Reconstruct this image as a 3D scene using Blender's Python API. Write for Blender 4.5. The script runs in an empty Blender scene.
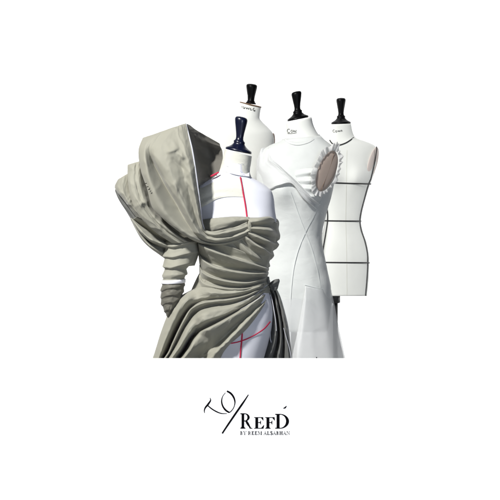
import bpy, math, random
import numpy as np
from mathutils import Vector, noise

random.seed(4)
SC = bpy.context.scene
COL = SC.collection
F = 1180.0          # focal length measured on a 500-unit frame
H = 1.10            # eye height


def at(px, py, Y):
    return ((px - 250.0) / F * Y, Y, H - (py - 250.0) / F * Y)


# ------------------------------------------------------------------ materials
def new_mat(name):
    m = bpy.data.materials.new(name)
    m.use_nodes = True
    nt = m.node_tree
    return m, nt, nt.nodes['Principled BSDF'], nt.nodes['Material Output']


def cloth(name, col, rough=0.85, var=0.06, weave=900.0, bump=0.12, sheen=0.15, wr=0.0, wr_scale=22.0, translucent=0.0, alpha=1.0,
          spec=0.25, crumple=False):
    m, nt, p, out = new_mat(name)
    N, L = nt.nodes, nt.links
    tc = N.new('ShaderNodeTexCoord')
    n1 = N.new('ShaderNodeTexNoise'); n1.inputs['Scale'].default_value = 9.0; n1.inputs['Detail'].default_value = 5
    L.new(tc.outputs['Object'], n1.inputs['Vector'])
    mr = N.new('ShaderNodeMapRange')
    mr.inputs['From Min'].default_value = 0.3; mr.inputs['From Max'].default_value = 0.7
    mr.inputs['To Min'].default_value = 1 - var; mr.inputs['To Max'].default_value = 1 + var
    L.new(n1.outputs['Fac'], mr.inputs['Value'])
    mul = N.new('ShaderNodeVectorMath'); mul.operation = 'SCALE'
    mul.inputs[0].default_value = col
    L.new(mr.outputs['Result'], mul.inputs['Scale'])
    L.new(mul.outputs['Vector'], p.inputs['Base Color'])
    p.inputs['Roughness'].default_value = rough
    p.inputs['Specular IOR Level'].default_value = spec
    p.inputs['Sheen Weight'].default_value = sheen
    n2 = N.new('ShaderNodeTexNoise'); n2.inputs['Scale'].default_value = weave; n2.inputs['Detail'].default_value = 2
    L.new(tc.outputs['Object'], n2.inputs['Vector'])
    b = N.new('ShaderNodeBump'); b.inputs['Strength'].default_value = bump; b.inputs['Distance'].default_value = 0.001
    L.new(n2.outputs['Fac'], b.inputs['Height'])
    nrm = b.outputs['Normal']
    if wr:
        mp = N.new('ShaderNodeMapping'); mp.inputs['Scale'].default_value = (1.0, 1.0, 1.7)
        mp.inputs['Rotation'].default_value = (0.0, 0.6, 0.2)
        L.new(tc.outputs['Object'], mp.inputs['Vector'])
        n3 = N.new('ShaderNodeTexNoise'); n3.inputs['Scale'].default_value = wr_scale
        n3.noise_type = 'RIDGED_MULTIFRACTAL' if crumple else 'FBM'; n3.normalize = not crumple
        n3.inputs['Detail'].default_value = 2 if crumple else 4; n3.inputs['Distortion'].default_value = 0.5
        L.new(mp.outputs['Vector'], n3.inputs['Vector'])
        b2 = N.new('ShaderNodeBump'); b2.inputs['Strength'].default_value = wr; b2.inputs['Distance'].default_value = 0.004 if crumple else 0.012
        L.new(n3.outputs['Fac'], b2.inputs['Height']); L.new(nrm, b2.inputs['Normal'])
        nrm = b2.outputs['Normal']
    L.new(nrm, p.inputs['Normal'])
    sh = p.outputs['BSDF']
    if translucent:
        t = N.new('ShaderNodeBsdfTranslucent'); t.inputs['Color'].default_value = (*col, 1)
        mx = N.new('ShaderNodeMixShader'); mx.inputs['Fac'].default_value = translucent
        L.new(sh, mx.inputs[1]); L.new(t.outputs['BSDF'], mx.inputs[2]); sh = mx.outputs['Shader']
    if alpha < 1:
        tr = N.new('ShaderNodeBsdfTransparent')
        mx = N.new('ShaderNodeMixShader'); mx.inputs['Fac'].default_value = alpha
        L.new(tr.outputs['BSDF'], mx.inputs[1]); L.new(sh, mx.inputs[2]); sh = mx.outputs['Shader']
    L.new(sh, out.inputs['Surface'])
    return m


def plain(name, col, rough=0.5, spec=0.5, coat=0.0):
    m, nt, p, out = new_mat(name)
    N, L = nt.nodes, nt.links
    tc = N.new('ShaderNodeTexCoord')
    n1 = N.new('ShaderNodeTexNoise'); n1.inputs['Scale'].default_value = 35; n1.inputs['Detail'].default_value = 4
    L.new(tc.outputs['Object'], n1.inputs['Vector'])
    mr = N.new('ShaderNodeMapRange'); mr.inputs['To Min'].default_value = rough - 0.08; mr.inputs['To Max'].default_value = rough + 0.08
    L.new(n1.outputs['Fac'], mr.inputs['Value']); L.new(mr.outputs['Result'], p.inputs['Roughness'])
    p.inputs['Base Color'].default_value = (*col, 1)
    p.inputs['Specular IOR Level'].default_value = spec
    p.inputs['Coat Weight'].default_value = coat
    return m


M = dict(
    taupe=cloth('taupe_cotton', (0.295, 0.288, 0.236), rough=0.66, var=0.04, wr=0.35, wr_scale=15, crumple=True, sheen=0.15, spec=0.2),
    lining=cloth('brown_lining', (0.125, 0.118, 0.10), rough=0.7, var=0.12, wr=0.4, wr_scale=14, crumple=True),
    dark=cloth('lining_and_shaded_taupe', (0.105, 0.107, 0.10), rough=0.6, var=0.15, wr=0.5, wr_scale=16, spec=0.4, crumple=True),  # drape lining; also taupe with shade put into the colour, for tail and knot
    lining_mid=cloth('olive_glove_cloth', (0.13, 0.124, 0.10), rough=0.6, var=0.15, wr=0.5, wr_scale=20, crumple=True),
    selvedge=cloth('pale_selvedge', (0.50, 0.51, 0.55), rough=0.8),
    canvas=cloth('cream_canvas', (0.72, 0.73, 0.69), rough=0.9, var=0.025, weave=700, bump=0.2, wr=0.05, wr_scale=12),
    blue_canvas=cloth('white_cotton', (0.68, 0.69, 0.745), rough=0.9, var=0.02, weave=700, bump=0.15, wr=0.05, wr_scale=12),
    muslin=cloth('cream_muslin', (0.63, 0.625, 0.555), rough=0.9, var=0.03, weave=700, bump=0.2, wr=0.2, wr_scale=25),
    linen=cloth('beige_linen', (0.46, 0.37, 0.31), rough=0.9, var=0.05, weave=600, bump=0.25),
    pale_linen=cloth('pale_linen', (0.62, 0.545, 0.50), rough=0.9, var=0.04, weave=600, bump=0.2),
    organza=cloth('white_organza', (0.765, 0.785, 0.76), rough=0.6, var=0.03, weave=900, bump=0.1, wr=0.16, wr_scale=22, translucent=0.12,
                  alpha=0.88),
    wrap=cloth('wrap_organza', (0.80, 0.81, 0.80), rough=0.6, var=0.03, weave=900, bump=0.1, wr=0.12, wr_scale=20, translucent=0.15, alpha=0.72),
    sheer=cloth('sheer_organza', (0.80, 0.81, 0.81), rough=0.6, var=0.02, weave=900, bump=0.1, wr=0.1, wr_scale=10, translucent=0.35,
                alpha=0.62),
    frill=cloth('frilled_organza', (0.82, 0.82, 0.81), rough=0.6, var=0.03, weave=900, bump=0.1, translucent=0.45, alpha=0.7),
    seam=cloth('white_seam', (0.78, 0.80, 0.78), rough=0.7, var=0.02, translucent=0.2),
    red=cloth('red_tape', (0.52, 0.02, 0.065), rough=0.7, var=0.05),
    black_tape=cloth('black_tape', (0.012, 0.012, 0.013), rough=0.6, var=0.1),
    black=plain('black_lacquer', (0.002, 0.002, 0.0025), rough=0.4, spec=0.12),
    navy=plain('navy_lacquer', (0.003, 0.005, 0.02), rough=0.33, spec=0.45, coat=0.2),
    wood=plain('brown_wood', (0.16, 0.09, 0.045), rough=0.6),
    paper=cloth('white_paper', (0.80, 0.80, 0.84), rough=0.8, var=0.02),
    ink=plain('black_ink', (0.004, 0.004, 0.005), rough=0.9, spec=0.0),
    blue_ink=plain('blue_ink', (0.14, 0.17, 0.34), rough=0.7, spec=0.1),
    steel=plain('black_steel', (0.012, 0.012, 0.013), rough=0.45),
    board=cloth('white_board', (0.93, 0.93, 0.93), rough=0.7, var=0.005, bump=0.02, sheen=0),
    wall=cloth('white_backdrop', (0.92, 0.92, 0.92), rough=0.9, var=0.005, bump=0.02, sheen=0),
    floor=cloth('white_floor', (0.3, 0.3, 0.3), rough=0.6, var=0.02, bump=0.05, sheen=0),
    pin=plain('pin_metal', (0.05, 0.05, 0.06), rough=0.3),
)


# ------------------------------------------------------------------ object helpers
def thing(name, label, cat, loc, group=None):
    o = bpy.data.objects.new(name, None)
    COL.objects.link(o)
    o.location = loc
    o.empty_display_size = 0.1
    o['label'] = label
    o['category'] = cat
    if group:
        o['group'] = group
    return o


def root_of(o):
    off = Vector((0, 0, 0))
    while o is not None:
        off += Vector(o.location)
        o = o.parent
    return off


def mesh(name, verts, faces, mat, parent=None, thick=0.0, smooth=True, offset=0.0, label=None):
    off = root_of(parent)
    me = bpy.data.meshes.new(name)
    me.from_pydata([(v[0] - off.x, v[1] - off.y, v[2] - off.z) for v in verts], [], faces)
    me.materials.append(mat)
    if smooth:
        for p in me.polygons:
            p.use_smooth = True
    me.validate(); me.update()
    o = bpy.data.objects.new(name, me)
    COL.objects.link(o)
    o.parent = parent
    if thick:
        s = o.modifiers.new('thickness', 'SOLIDIFY')
        s.thickness = thick; s.offset = offset
    if label:
        o['label'] = label
    return o


class Bag:
    """collects several grids for one mesh"""
    def __init__(self): self.v, self.f = [], []

    def add(self, V, Fc):
        b = len(self.v)
        self.v += [tuple(x) for x in V]
        self.f += [tuple(i + b for i in f) for f in Fc]

    def build(self, name, mat, parent=None, **k):
        return mesh(name, self.v, self.f, mat, parent, **k)


def grid_faces(nr, nc, closed=False):
    fs = []
    for r in range(nr - 1):
        for c in range(nc if closed else nc - 1):
            c2 = (c + 1) % nc
            fs.append((r * nc + c, r * nc + c2, (r + 1) * nc + c2, (r + 1) * nc + c))
    return fs


def hermite(xs, ys, x):
    """monotone-ish cubic through (xs, ys rows) evaluated at x"""
    xs = np.asarray(xs, float); ys = np.asarray(ys, float)
    if ys.ndim == 1: ys = ys[:, None]
    d = np.diff(ys, axis=0) / np.diff(xs)[:, None]
    m = np.zeros_like(ys)
    m[0], m[-1] = d[0], d[-1]
    for i in range(1, len(xs) - 1):
        a, b = d[i - 1], d[i]
        h0, h1 = xs[i] - xs[i - 1], xs[i + 1] - xs[i]
        w1, w2 = 2 * h1 + h0, h1 + 2 * h0
        with np.errstate(divide='ignore', invalid='ignore'):
            hm = (w1 + w2) / (w1 / a + w2 / b)
        m[i] = np.where(a * b > 0, hm, 0)
    x = np.clip(np.asarray(x, float), xs[0], xs[-1])
    i = np.clip(np.searchsorted(xs, x, side='right') - 1, 0, len(xs) - 2)
    h = (xs[i + 1] - xs[i]); t = ((x - xs[i]) / h)
    hh = h[..., None]; t = t[..., None]
    return ((2*t**3 - 3*t**2 + 1) * ys[i] + (t**3 - 2*t**2 + t) * hh * m[i] + (-2*t**3 + 3*t**2) * ys[i+1] + (t**3 - t**2) * hh * m[i+1])


def catmull(P, n):
    """centripetal-style resample of polyline P (k,d) to n points spaced evenly"""
    P = np.asarray(P, float)
    if len(P) == 2:
        t = np.linspace(0, 1, n)[:, None]
        return P[0] * (1 - t) + P[1] * t
    s = np.concatenate([[0], np.cumsum(np.sqrt(np.linalg.norm(np.diff(P, axis=0), axis=1) + 1e-9))])
    m = np.zeros_like(P)
    for i in range(len(P)):
        if i == 0: m[i] = (P[1] - P[0]) / (s[1] - s[0])
        elif i == len(P) - 1: m[i] = (P[-1] - P[-2]) / (s[-1] - s[-2])
        else:
            d0 = (P[i] - P[i-1]) / (s[i] - s[i-1]); d1 = (P[i+1] - P[i]) / (s[i+1] - s[i])
            w = (s[i+1] - s[i]) / (s[i+1] - s[i-1])
            m[i] = d0 * w + d1 * (1 - w)

    def ev(x):
        i = np.clip(np.searchsorted(s, x, side='right') - 1, 0, len(s) - 2)
        h = (s[i+1] - s[i])[:, None]; t = ((x - s[i])[:, None]) / h
        return ((2*t**3-3*t**2+1)*P[i] + (t**3-2*t**2+t)*h*m[i] + (-2*t**3+3*t**2)*P[i+1] + (t**3-t**2)*h*m[i+1])
    fine = ev(np.linspace(0, s[-1], n * 8))
    L = np.concatenate([[0], np.cumsum(np.linalg.norm(np.diff(fine, axis=0), axis=1))])
    tgt = np.linspace(0, L[-1], n)
    return np.stack([np.interp(tgt, L, fine[:, k]) for k in range(P.shape[1])], axis=1)


class Form:
    """a padded torso: rows of (y, left, right, front depth, back depth, tilt), all in frame units at distance D"""
    def __init__(self, D, rows, bumps=(), n=2.3):
        self.D, self.u, self.n = D, D / F, n
        self.ys = [r[0] for r in rows]
        self.R = np.array([list(r[1:5]) + [r[5] if len(r) > 5 else 0.0] for r in rows], float)
        self.bumps = bumps

    def row(self, y): return hermite(self.ys, self.R, np.atleast_1d(float(y)))[0]

    def bump(self, px, py):
        return sum(h * math.exp(-((px - x) / sx) ** 2 - ((py - y) / sy) ** 2) for x, y, sx, sy, h in self.bumps)

    def dz(self, px, py):
        xl, xr, bf, bb, tl = self.row(py)
        t = abs((px - (xl + xr) / 2) / ((xr - xl) / 2))
        if t >= 1: return 0.0
        return bf * (1 - t ** self.n) ** (1 / self.n) + self.bump(px, py) * (1 - t ** 4)

    def w(self, px, py, dz): return at(px, py, self.D - dz * self.u)

    def ring(self, y, th, off=0.0):
        xl, xr, bf, bb, tl = self.row(y)
        c, s = math.cos(th), math.sin(th)
        e = 2 / self.n
        px0 = (xl + xr) / 2; a = (xr - xl) / 2 + off
        px = px0 + a * math.copysign(abs(c) ** e, c)
        b = (bf if s > 0 else bb) + off
        dz = b * math.copysign(abs(s) ** e, s)
        if s > 0: dz += self.bump(px, y) * (1 - min(1, abs((px - px0) / a)) ** 4)
        return px, y + tl * (px - px0), dz

    def shell(self, y0, y1, off=0.0, ny=90, nt=72, caps=False, fn=None):
        V = []
        for y in np.linspace(y0, y1, ny):
            for k in range(nt):
                th = 2 * math.pi * k / nt
                o = off + (fn(y, th) if fn else 0)
                V.append(self.w(*self.ring(y, th, o)))
        fs = grid_faces(ny, nt, True)
        if caps:
            fs.append(tuple(range(nt))[::-1]); fs.append(tuple((ny - 1) * nt + k for k in range(nt)))
        return V, fs

    def pt(self, p):
        z = p[2]
        if isinstance(z, complex): z = self.dz(p[0], p[1]) + z.imag
        return (p[0], p[1], float(z))

    def curve(self, pts, n, ext=0.0):
        C = catmull([self.pt(p) for p in pts], n - (4 if ext else 0))
        if ext:
            d = C[-1] - C[-3]; d = d / np.linalg.norm(d[:2])
            C = np.concatenate([C, [C[-1] + d * ext * k / 4 for k in (1, 2, 3, 4)]])
        return C

    def loft(self, curves, n=110, sub=9, ext=0.0, roll=0.0, wr=0.0, seed=0.0, crease=(0, 0), folds=()):
        if roll:
            curves = [[(c[0][0], c[0][1] + roll * .25, c[0][2] - roll), (c[0][0], c[0][1] + roll * .04, c[0][2] - roll * .5)] + list(c) for c in curves]
        C = [self.curve(c, n, ext) for c in curves]
        K = len(C)
        A = np.stack(C)                       # K, n, 3
        rows = []
        for k in range(K - 1):
            p0 = A[k-1] if k else 2*A[0] - A[1]
            p3 = A[k+2] if k + 2 < K else 2*A[-1] - A[-2]
            p1, p2 = A[k], A[k+1]
            for j in range(sub):
                t = j / sub
                m1, m2 = 0.42 * (p2 - p0), 0.42 * (p3 - p1)
                rows.append((2*t**3-3*t**2+1)*p1 + (t**3-2*t**2+t)*m1 + (-2*t**3+3*t**2)*p2 + (t**3-t**2)*m2)
        rows.append(A[-1])
        G = np.stack(rows)
        if wr:
            nr, nc = G.shape[:2]
            Lm = float(np.mean([np.sum(np.linalg.norm(np.diff(c[:, :2], axis=0), axis=1)) for c in C]))
            for r in range(nr):
                for c in range(nc):
                    u, s_ = r / sub, c / (nc - 1) * Lm
                    a1 = noise.noise(Vector((u * 1.5 + seed, s_ / 34.0, seed)))
                    a2 = noise.noise(Vector((u * 1.1 + s_ / 26.0, s_ / 20.0 - u * .5, seed + 5)))
                    a3 = noise.noise(Vector((u * 2.6 - s_ / 15.0, s_ / 13.0 + u, seed + 9)))
                    G[r, c, 2] += wr * (.8 * a1 + .95 * ((1 - abs(a2) * 1.7) ** 3 - .35) * (.5 + a1) + .5 * ((1 - abs(a3) * 1.7) ** 3 - .35) * (.6 - a1))
        # short crisp creases pressed into the cloth, mostly across the grain of the folds
        rnd = random.Random(int(seed * 100) + 5)
        segs = list(folds)
        for _ in range(crease[0]):
            r, c = rnd.randrange(G.shape[0]), rnd.randrange(2, G.shape[1] - 2)
            p = G[r, c]; t = G[r, c + 2] - G[r, c - 2]
            a = math.atan2(t[1], t[0]) + rnd.choice((1, -1)) * rnd.uniform(.25, 1.1)
            l = rnd.uniform(4, 11)
            segs.append((p[0] - l * math.cos(a), p[1] - l * math.sin(a), p[0] + l * math.cos(a), p[1] + l * math.sin(a), rnd.uniform(.9, 2.2),
                         crease[1] * rnd.uniform(.4, 1.0)))
        for x0, y0, x1, y1, w_, h_ in segs:
            dx, dy = x1 - x0, y1 - y0; L2 = math.hypot(dx, dy)
            al = ((G[..., 0] - x0) * dx + (G[..., 1] - y0) * dy) / L2 / L2
            ac = ((G[..., 0] - x0) * dy - (G[..., 1] - y0) * dx) / L2
            G[..., 2] += h_ * np.exp(-np.sqrt(ac ** 2 + .15) / w_) * np.exp(-((al - .5) / .36) ** 4)
        V = [self.w(*p) for p in G.reshape(-1, 3)]
        return V, grid_faces(G.shape[0], G.shape[1])

    def ribbon(self, pts, width, off=0.6, n=60):
        """flat strip lying on the torso; width in frame units (or function of t)"""
        C = catmull([(p[0], p[1]) for p in pts], n)
        T = np.gradient(C, axis=0); T /= np.linalg.norm(T, axis=1)[:, None] + 1e-9
        Nn = np.stack([-T[:, 1], T[:, 0]], 1)
        V = []
        for k in range(n):
            w = width(k / (n - 1)) if callable(width) else width
            for s in (-.5, 0, .5):
                q = C[k] + Nn[k] * w * s
                V.append(self.w(q[0], q[1], self.dz(q[0], q[1]) + off))
        return V, grid_faces(n, 3)

    def band(self, y, h, slope=0.0, off=0.5, nt=96):
        V = []
        for j in (-.5, .5):
            for k in range(nt):
                px, py, dz = self.ring(y + j * h, 2 * math.pi * k / nt, off)
                V.append(self.w(px, py + slope * (px - 345), dz))
        return V, grid_faces(2, nt, True)

    def lathe(self, c, prof, lean=0.0, slope=0.0, dz=0.0, nt=40, sc=1.0):
        """turned knob: prof = (height, radius) above c; lean of its axis, slope of its rings"""
        V = []
        for t, r in prof:
            for k in range(nt):
                a = 2 * math.pi * k / nt
                x = c[0] + lean * t * sc + r * sc * math.cos(a)
                y = c[1] - t * sc + slope * r * sc * math.cos(a)
                V.append(self.w(x, y, dz + r * sc * math.sin(a)))
        nr = len(prof)
        fs = grid_faces(nr, nt, True)
        fs.append(tuple(range(nt))[::-1]); fs.append(tuple((nr - 1) * nt + k for k in range(nt)))
        return V, fs

    def ellipsoid(self, c, e1, e2, e3, nu=20, nv=36):
        c, e1, e2, e3 = (np.array(a, float) for a in (c, e1, e2, e3))
        V = []
        for i in range(nu + 1):
            ph = math.pi * i / nu
            for k in range(nv):
                a = 2 * math.pi * k / nv
                r = math.sin(ph) ** 0.6 if 0 < i < nu else 0.001
                V.append(self.w(*(c + e1 * r * math.sin(a) + e2 * r * math.cos(a) + e3 * math.cos(ph))))
        return V, grid_faces(nu + 1, nv, True)

    def tube(self, pts, r, n=60, nt=10):
        C = catmull([self.pt(p) for p in pts], n)
        T = np.gradient(C, axis=0); T /= np.linalg.norm(T, axis=1)[:, None] + 1e-9
        V = []
        for k in range(n):
            t = T[k]
            a = np.cross(t, (0.3, 0.2, 1.0)); a /= np.linalg.norm(a)
            b = np.cross(t, a)
            rr = r(k / (n - 1)) if callable(r) else r
            for j in range(nt):
                q = 2 * math.pi * j / nt
                V.append(self.w(*(C[k] + a * rr * math.cos(q) + b * rr * math.sin(q))))
        return V, grid_faces(n, nt, True)


KNOB = [(0, 12.9), (1.2, 13.2), (2.4, 12.9), (3.6, 10.6), (5.2, 8.0), (7.2, 6.1), (8.4, 5.4), (9.4, 5.7), (10.4, 5.6), (11.2, 4.6), (12.6, 3.8),
        (15, 3.7), (19, 4.2), (24, 5.1), (29, 6.0), (31.5, 6.3), (33, 6.15), (34.2, 5.4), (34.9, 3.6), (35.2, 0.6)]


def stand(fm, root, cx, y_bottom, mat=None, collar=None):
    """pole and round foot below a torso, down to the floor"""
    x, yv, z = at(cx, y_bottom - 4, fm.D)

    def turned(name, prof, m):
        nt = 28
        V = [(x + r * math.cos(2*math.pi*k/nt), yv + r * math.sin(2*math.pi*k/nt), h) for h, r in prof for k in range(nt)]
        fs = grid_faces(len(prof), nt, True) + [tuple(range(nt))[::-1], tuple((len(prof)-1)*nt + k for k in range(nt))]
        mesh(name, V, fs, m, root)
    turned('pole', [(0.03, 0.0135), (z, 0.0135)], mat or M['steel'])
    turned('base', [(0.0, 0.17), (0.012, 0.17), (0.02, 0.155), (0.03, 0.05), (0.05, 0.022)], M['steel'])
    if collar:
        zc = at(0, collar[0], fm.D)[2]
        turned('collar', [(zc - 0.005, 0.014), (zc, collar[1]), (z - 0.004, collar[1])], M['steel'])


def strokes(fm, polys, width, off, name, mat, root):
    b = Bag()
    for k, p in enumerate(polys):
        b.add(*fm.ribbon(p, width, off + 0.02 * k, n=14))
    return b.build(name, mat, root)


# ================================================================== THE SETTING
def quad(name, pts, mat):
    o = mesh(name, pts, [(0, 1, 2, 3)], mat, smooth=False)
    o['kind'] = 'structure'
    return o


quad('floor', [(-6, -2, 0), (6, -2, 0), (6, 9, 0), (-6, 9, 0)], M['floor'])
quad('backdrop', [(-6, 8.6, 0), (6, 8.6, 0), (6, 8.6, 6), (-6, 8.6, 6)], M['wall'])

# ================================================================== FRONT FORM
A = Form(3.93, [
    (152.5, 225.5, 251.5, 12, 12, .28), (160, 223.5, 250.6, 12, 13, .25), (168, 221.5, 249.5, 13, 14, .22), (174, 218.5, 251, 14, 15, .16),
    (178, 210, 257, 16, 18, .10), (182, 203.5, 263, 18, 20, .06), (187, 198, 268.5, 20, 22, .03), (192, 195, 272, 21, 24), (200, 193.5, 274, 23, 26),
    (210, 195, 275, 25, 26), (220, 196, 276.5, 27, 26), (230, 197, 277.5, 28, 25), (245, 199, 274, 26, 24), (258, 200.5, 270, 23, 22),
    (270, 201.5, 267, 21.5, 20), (282, 202, 267, 21, 20), (290, 200, 269, 22, 22), (300, 197, 271.5, 24, 25), (312, 195, 273, 27, 30), (325, 194, 272, 29, 32),
    (340, 195, 269, 29, 31), (358, 198, 264, 28, 28), (374, 202, 260, 26, 26)],
    bumps=((218, 226, 13, 13, 6), (260, 226, 13, 13, 6)))
fx, fy, _ = at(238, 370, A.D)
front = thing('dress_form', 'white dress form with navy knob and red tape lines under the taupe gown', 'dress form', (fx, fy, 0),
              'dress forms on stands')
A_V, A_F = A.shell(152.5, 374, ny=130, nt=90, caps=True)
mesh('torso', A_V, A_F, M['blue_canvas'], front)
mesh('knob', *A.lathe((238.5, 151.8), KNOB, lean=0.085, slope=0.2), M['navy'], front)
stand(A, front, 232, 374)
mesh('neck_cover', *A.shell(152.8, 173.5, .35, ny=24, nt=72), M['muslin'], front)
lab = mesh('neck_label', *A.loft([[(222.6, 160.5, .8j), (231, 163, .8j), (240, 164.5, .8j), (250, 166, .8j)],
                                 [(222, 165.5, .9j), (231, 168, .9j), (240, 170, .9j), (249.8, 171, .9j)],
                                 [(221.2, 170.5, .9j), (230.5, 173.5, .9j), (239.5, 175.5, .9j), (249.5, 176.5, .9j)]], n=40, sub=8),
           M['paper'], front, thick=0.001)
ink = [[(234, 166), (234.8, 168.5), (236, 167.3), (237, 168.7), (238.3, 167.6), (239.6, 168.6)],
       [(233.8, 170), (235.5, 170.6), (235, 171.9), (237.2, 171), (238.6, 172.4), (240.5, 170.9), (241.5, 172.6), (243.4, 171.6)],
       [(236.8, 174.2), (238.4, 173.6), (239.3, 174.9), (241, 173.8), (242.2, 175.2), (243.8, 174.3), (245.2, 175.4)],
       [(238, 163.6), (240.5, 164.3), (242.3, 163.9), (244.2, 164.9)],
       [(224.5, 166.4), (226.2, 166.0), (228.3, 166.9)]]
strokes(A, ink, 0.2, 0.98, 'handwriting', M['blue_ink'], lab)
for pts, w in (([(240.3, 177), (242, 186), (243.6, 195), (245.5, 206), (247.2, 219)], 1.5),
               ([(242.6, 326), (241.8, 340), (240.6, 352), (239.5, 366)], 1.4),
               ([(230, 343.5), (238, 342), (249, 338), (259, 332.5), (265, 328), (270.5, 321.5)], 1.1),
               ):
    mesh('tape', *A.ribbon(pts, w, 0.7), M['red'], front, thick=0.0006)

mesh('tape', *A.tube([(210.5, 176.4, 15), (214.5, 174.6, 15.5), (218.8, 172.2, 15)], lambda t: .5 + .55 * math.sin(math.pi * min(1, t * .8 + .1)), n=24), M['red'], front)

# ================================================================== TAUPE GOWN
gx, gy, gz = at(200, 372, A.D)
gown = thing('taupe_gown', 'taupe draped gown with a huge hooded shoulder, one sleeve and a slit skirt', 'gown', (gx, gy, gz))
S3 = 0.0014
TP = M['taupe']
# muslin toile over the chest
mesh('chest_toile', *A.loft([
    [(199, 183, 1.2j), (206, 181.5, 1.4j), (214, 178.5, 1.4j), (221, 175.5, 1.2j), (230, 177, 1.2j), (240, 178.6, 1.2j)],
    [(199, 189, 1.2j), (208, 187, 1.3j), (218, 184, 1.2j), (228, 182.5, 1.1j), (235, 183, 1.1j), (241.2, 184, 1.0j)],
    [(198.5, 195, 1.4j), (207, 192.6, 1.9j), (216, 189.6, 1.6j), (226, 188, 1.2j), (234, 188, 1.0j), (242, 189, .9j)],
    [(198, 200, 1.0j), (207, 197.2, 1.1j), (217, 193.6, 1.1j), (226, 192.2, .9j), (234, 192.2, .8j), (242.6, 193, .7j)],
    [(198, 205, 1.5j), (207, 201.5, 2.2j), (216, 197, 1.6j), (226, 195.4, .7j), (234, 195, .6j), (243.2, 195.6, .5j)],
    [(198, 209, .7j), (207, 204.6, .8j), (217, 199, .7j), (226, 197, .5j), (234, 196.6, .45j), (243.6, 197, .4j)]], n=60, sub=10),
    M['muslin'], gown, thick=0.0004)

# big shoulder drape, J-shaped folds sweeping into the bust
rimpts = [(186, 124, 24), (189, 137, 32), (192, 150, 38), (195, 168, 42), (198, 190, 42), (200.5, 210, 40), (202, 222, 38), (204, 229, 15j), (211, 231.5, 10j),
          (222, 230, 7j), (235, 227, 6j), (247, 222, 4j)]
drape = mesh('shoulder_drape', *A.loft([
    rimpts,
    [(181.5, 125.3, 28), (184, 138, 37), (186.5, 152, 44), (190, 170, 48), (194, 192, 48), (198, 212, 45), (201, 224, 42), (205, 232, 19j), (213, 234.5, 13j),
     (224, 233, 9j), (237, 230, 8j), (248, 226, 5j)],
    [(178, 126.5, 28.6), (177.5, 140, 38.5), (179.5, 155, 44), (184, 175, 44.5), (190, 196, 42), (196, 216, 39), (200.5, 228, 38), (207, 235, 14j), (215, 237, 9j),
     (226, 235.5, 5j), (238, 232.5, 4j), (249, 228, 3j)],
    [(172, 128.2, 30), (166, 144, 41), (168, 162, 48), (175, 182, 51), (184, 204, 50), (192, 221, 47), (199, 232.5, 44), (207, 238, 19j), (216, 240, 13j),
     (227, 238.5, 9j), (239, 235, 8j), (250, 230, 5j)],
    [(163, 131.4, 29), (155, 146, 38), (156, 160, 43), (164.5, 179, 44), (178, 204, 42), (189, 222.5, 41), (197, 234.5, 39), (206, 240.5, 14j), (216, 242, 8j),
     (227, 241, 4j), (239, 237.5, 3j), (250, 232, 2.5j)],
    [(160, 132.4, 28), (150, 147, 35), (152, 160, 33), (161.5, 179, 31), (176.5, 205, 31), (187.5, 224, 34), (196, 235.6, 34), (205.5, 241.5, 10j),
     (216, 243, 5j), (227, 242, 3j), (239, 238.5, 2.5j), (250, 233, 2j)],
    [(152, 135.2, 25), (144.5, 148, 35), (147, 168, 44), (154, 190, 47), (165, 211, 46), (180, 227, 44), (193, 237, 41), (205, 242.5, 14j), (216, 244, 8j),
     (227, 243, 5j), (239, 239.6, 4j), (250, 234.5, 3j)],
    [(143, 138.3, 16), (138.8, 150, 24), (141, 170, 32), (147, 188, 37), (153, 208, 39), (163, 218.5, 39), (177, 230, 39), (191, 239, 37), (204, 244, 9j),
     (216, 245.5, 4j), (227, 244.5, 2j), (239, 241, 2j), (250, 236, 1j)],
    [(144, 140, 6), (141, 152, 10), (144, 172, 16), (151, 190, 22), (157, 208, 25), (166, 218, 27), (179, 229.5, 29), (192, 238, 27), (204, 242.5, 4j),
     (216, 244, 1j), (227, 243, 1j), (239, 240, 1j), (250, 235, .6j)],
], n=160, sub=11, roll=12, wr=1.0, seed=1.3, crease=(26, 1.7),
    folds=[(165, 153, 180, 148, 2.4, 4.2), (169, 156, 186, 172, 2.0, -3.6), (176, 151, 186, 160, 1.8, 3.4), (149, 156, 168, 184, 1.8, -4.0), (160, 172, 182, 206, 1.6, 2.2),
           (174, 180, 187, 208, 1.4, -2.6)]), TP, gown, thick=S3)
mesh('selvedge', *A.tube([(p[0] + .3, p[1], p[2] if isinstance(p[2], complex) else p[2] + .6) for p in rimpts[:8]], lambda t: 0.3 + 0.55 * min(1, 4 * t) * (1 - 0.5 * t)),
     M['selvedge'], drape)
st = Bag()
for k, (x, y) in enumerate(((145.0, 183.6), (146.6, 187.0), (148.2, 189.6))):
    st.add(*A.tube([(x, y, 48), (x + 1.8, y - .4, 49.5)], 0.35, n=6, nt=6))
st.build('stitch', M['ink'], drape)
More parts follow.
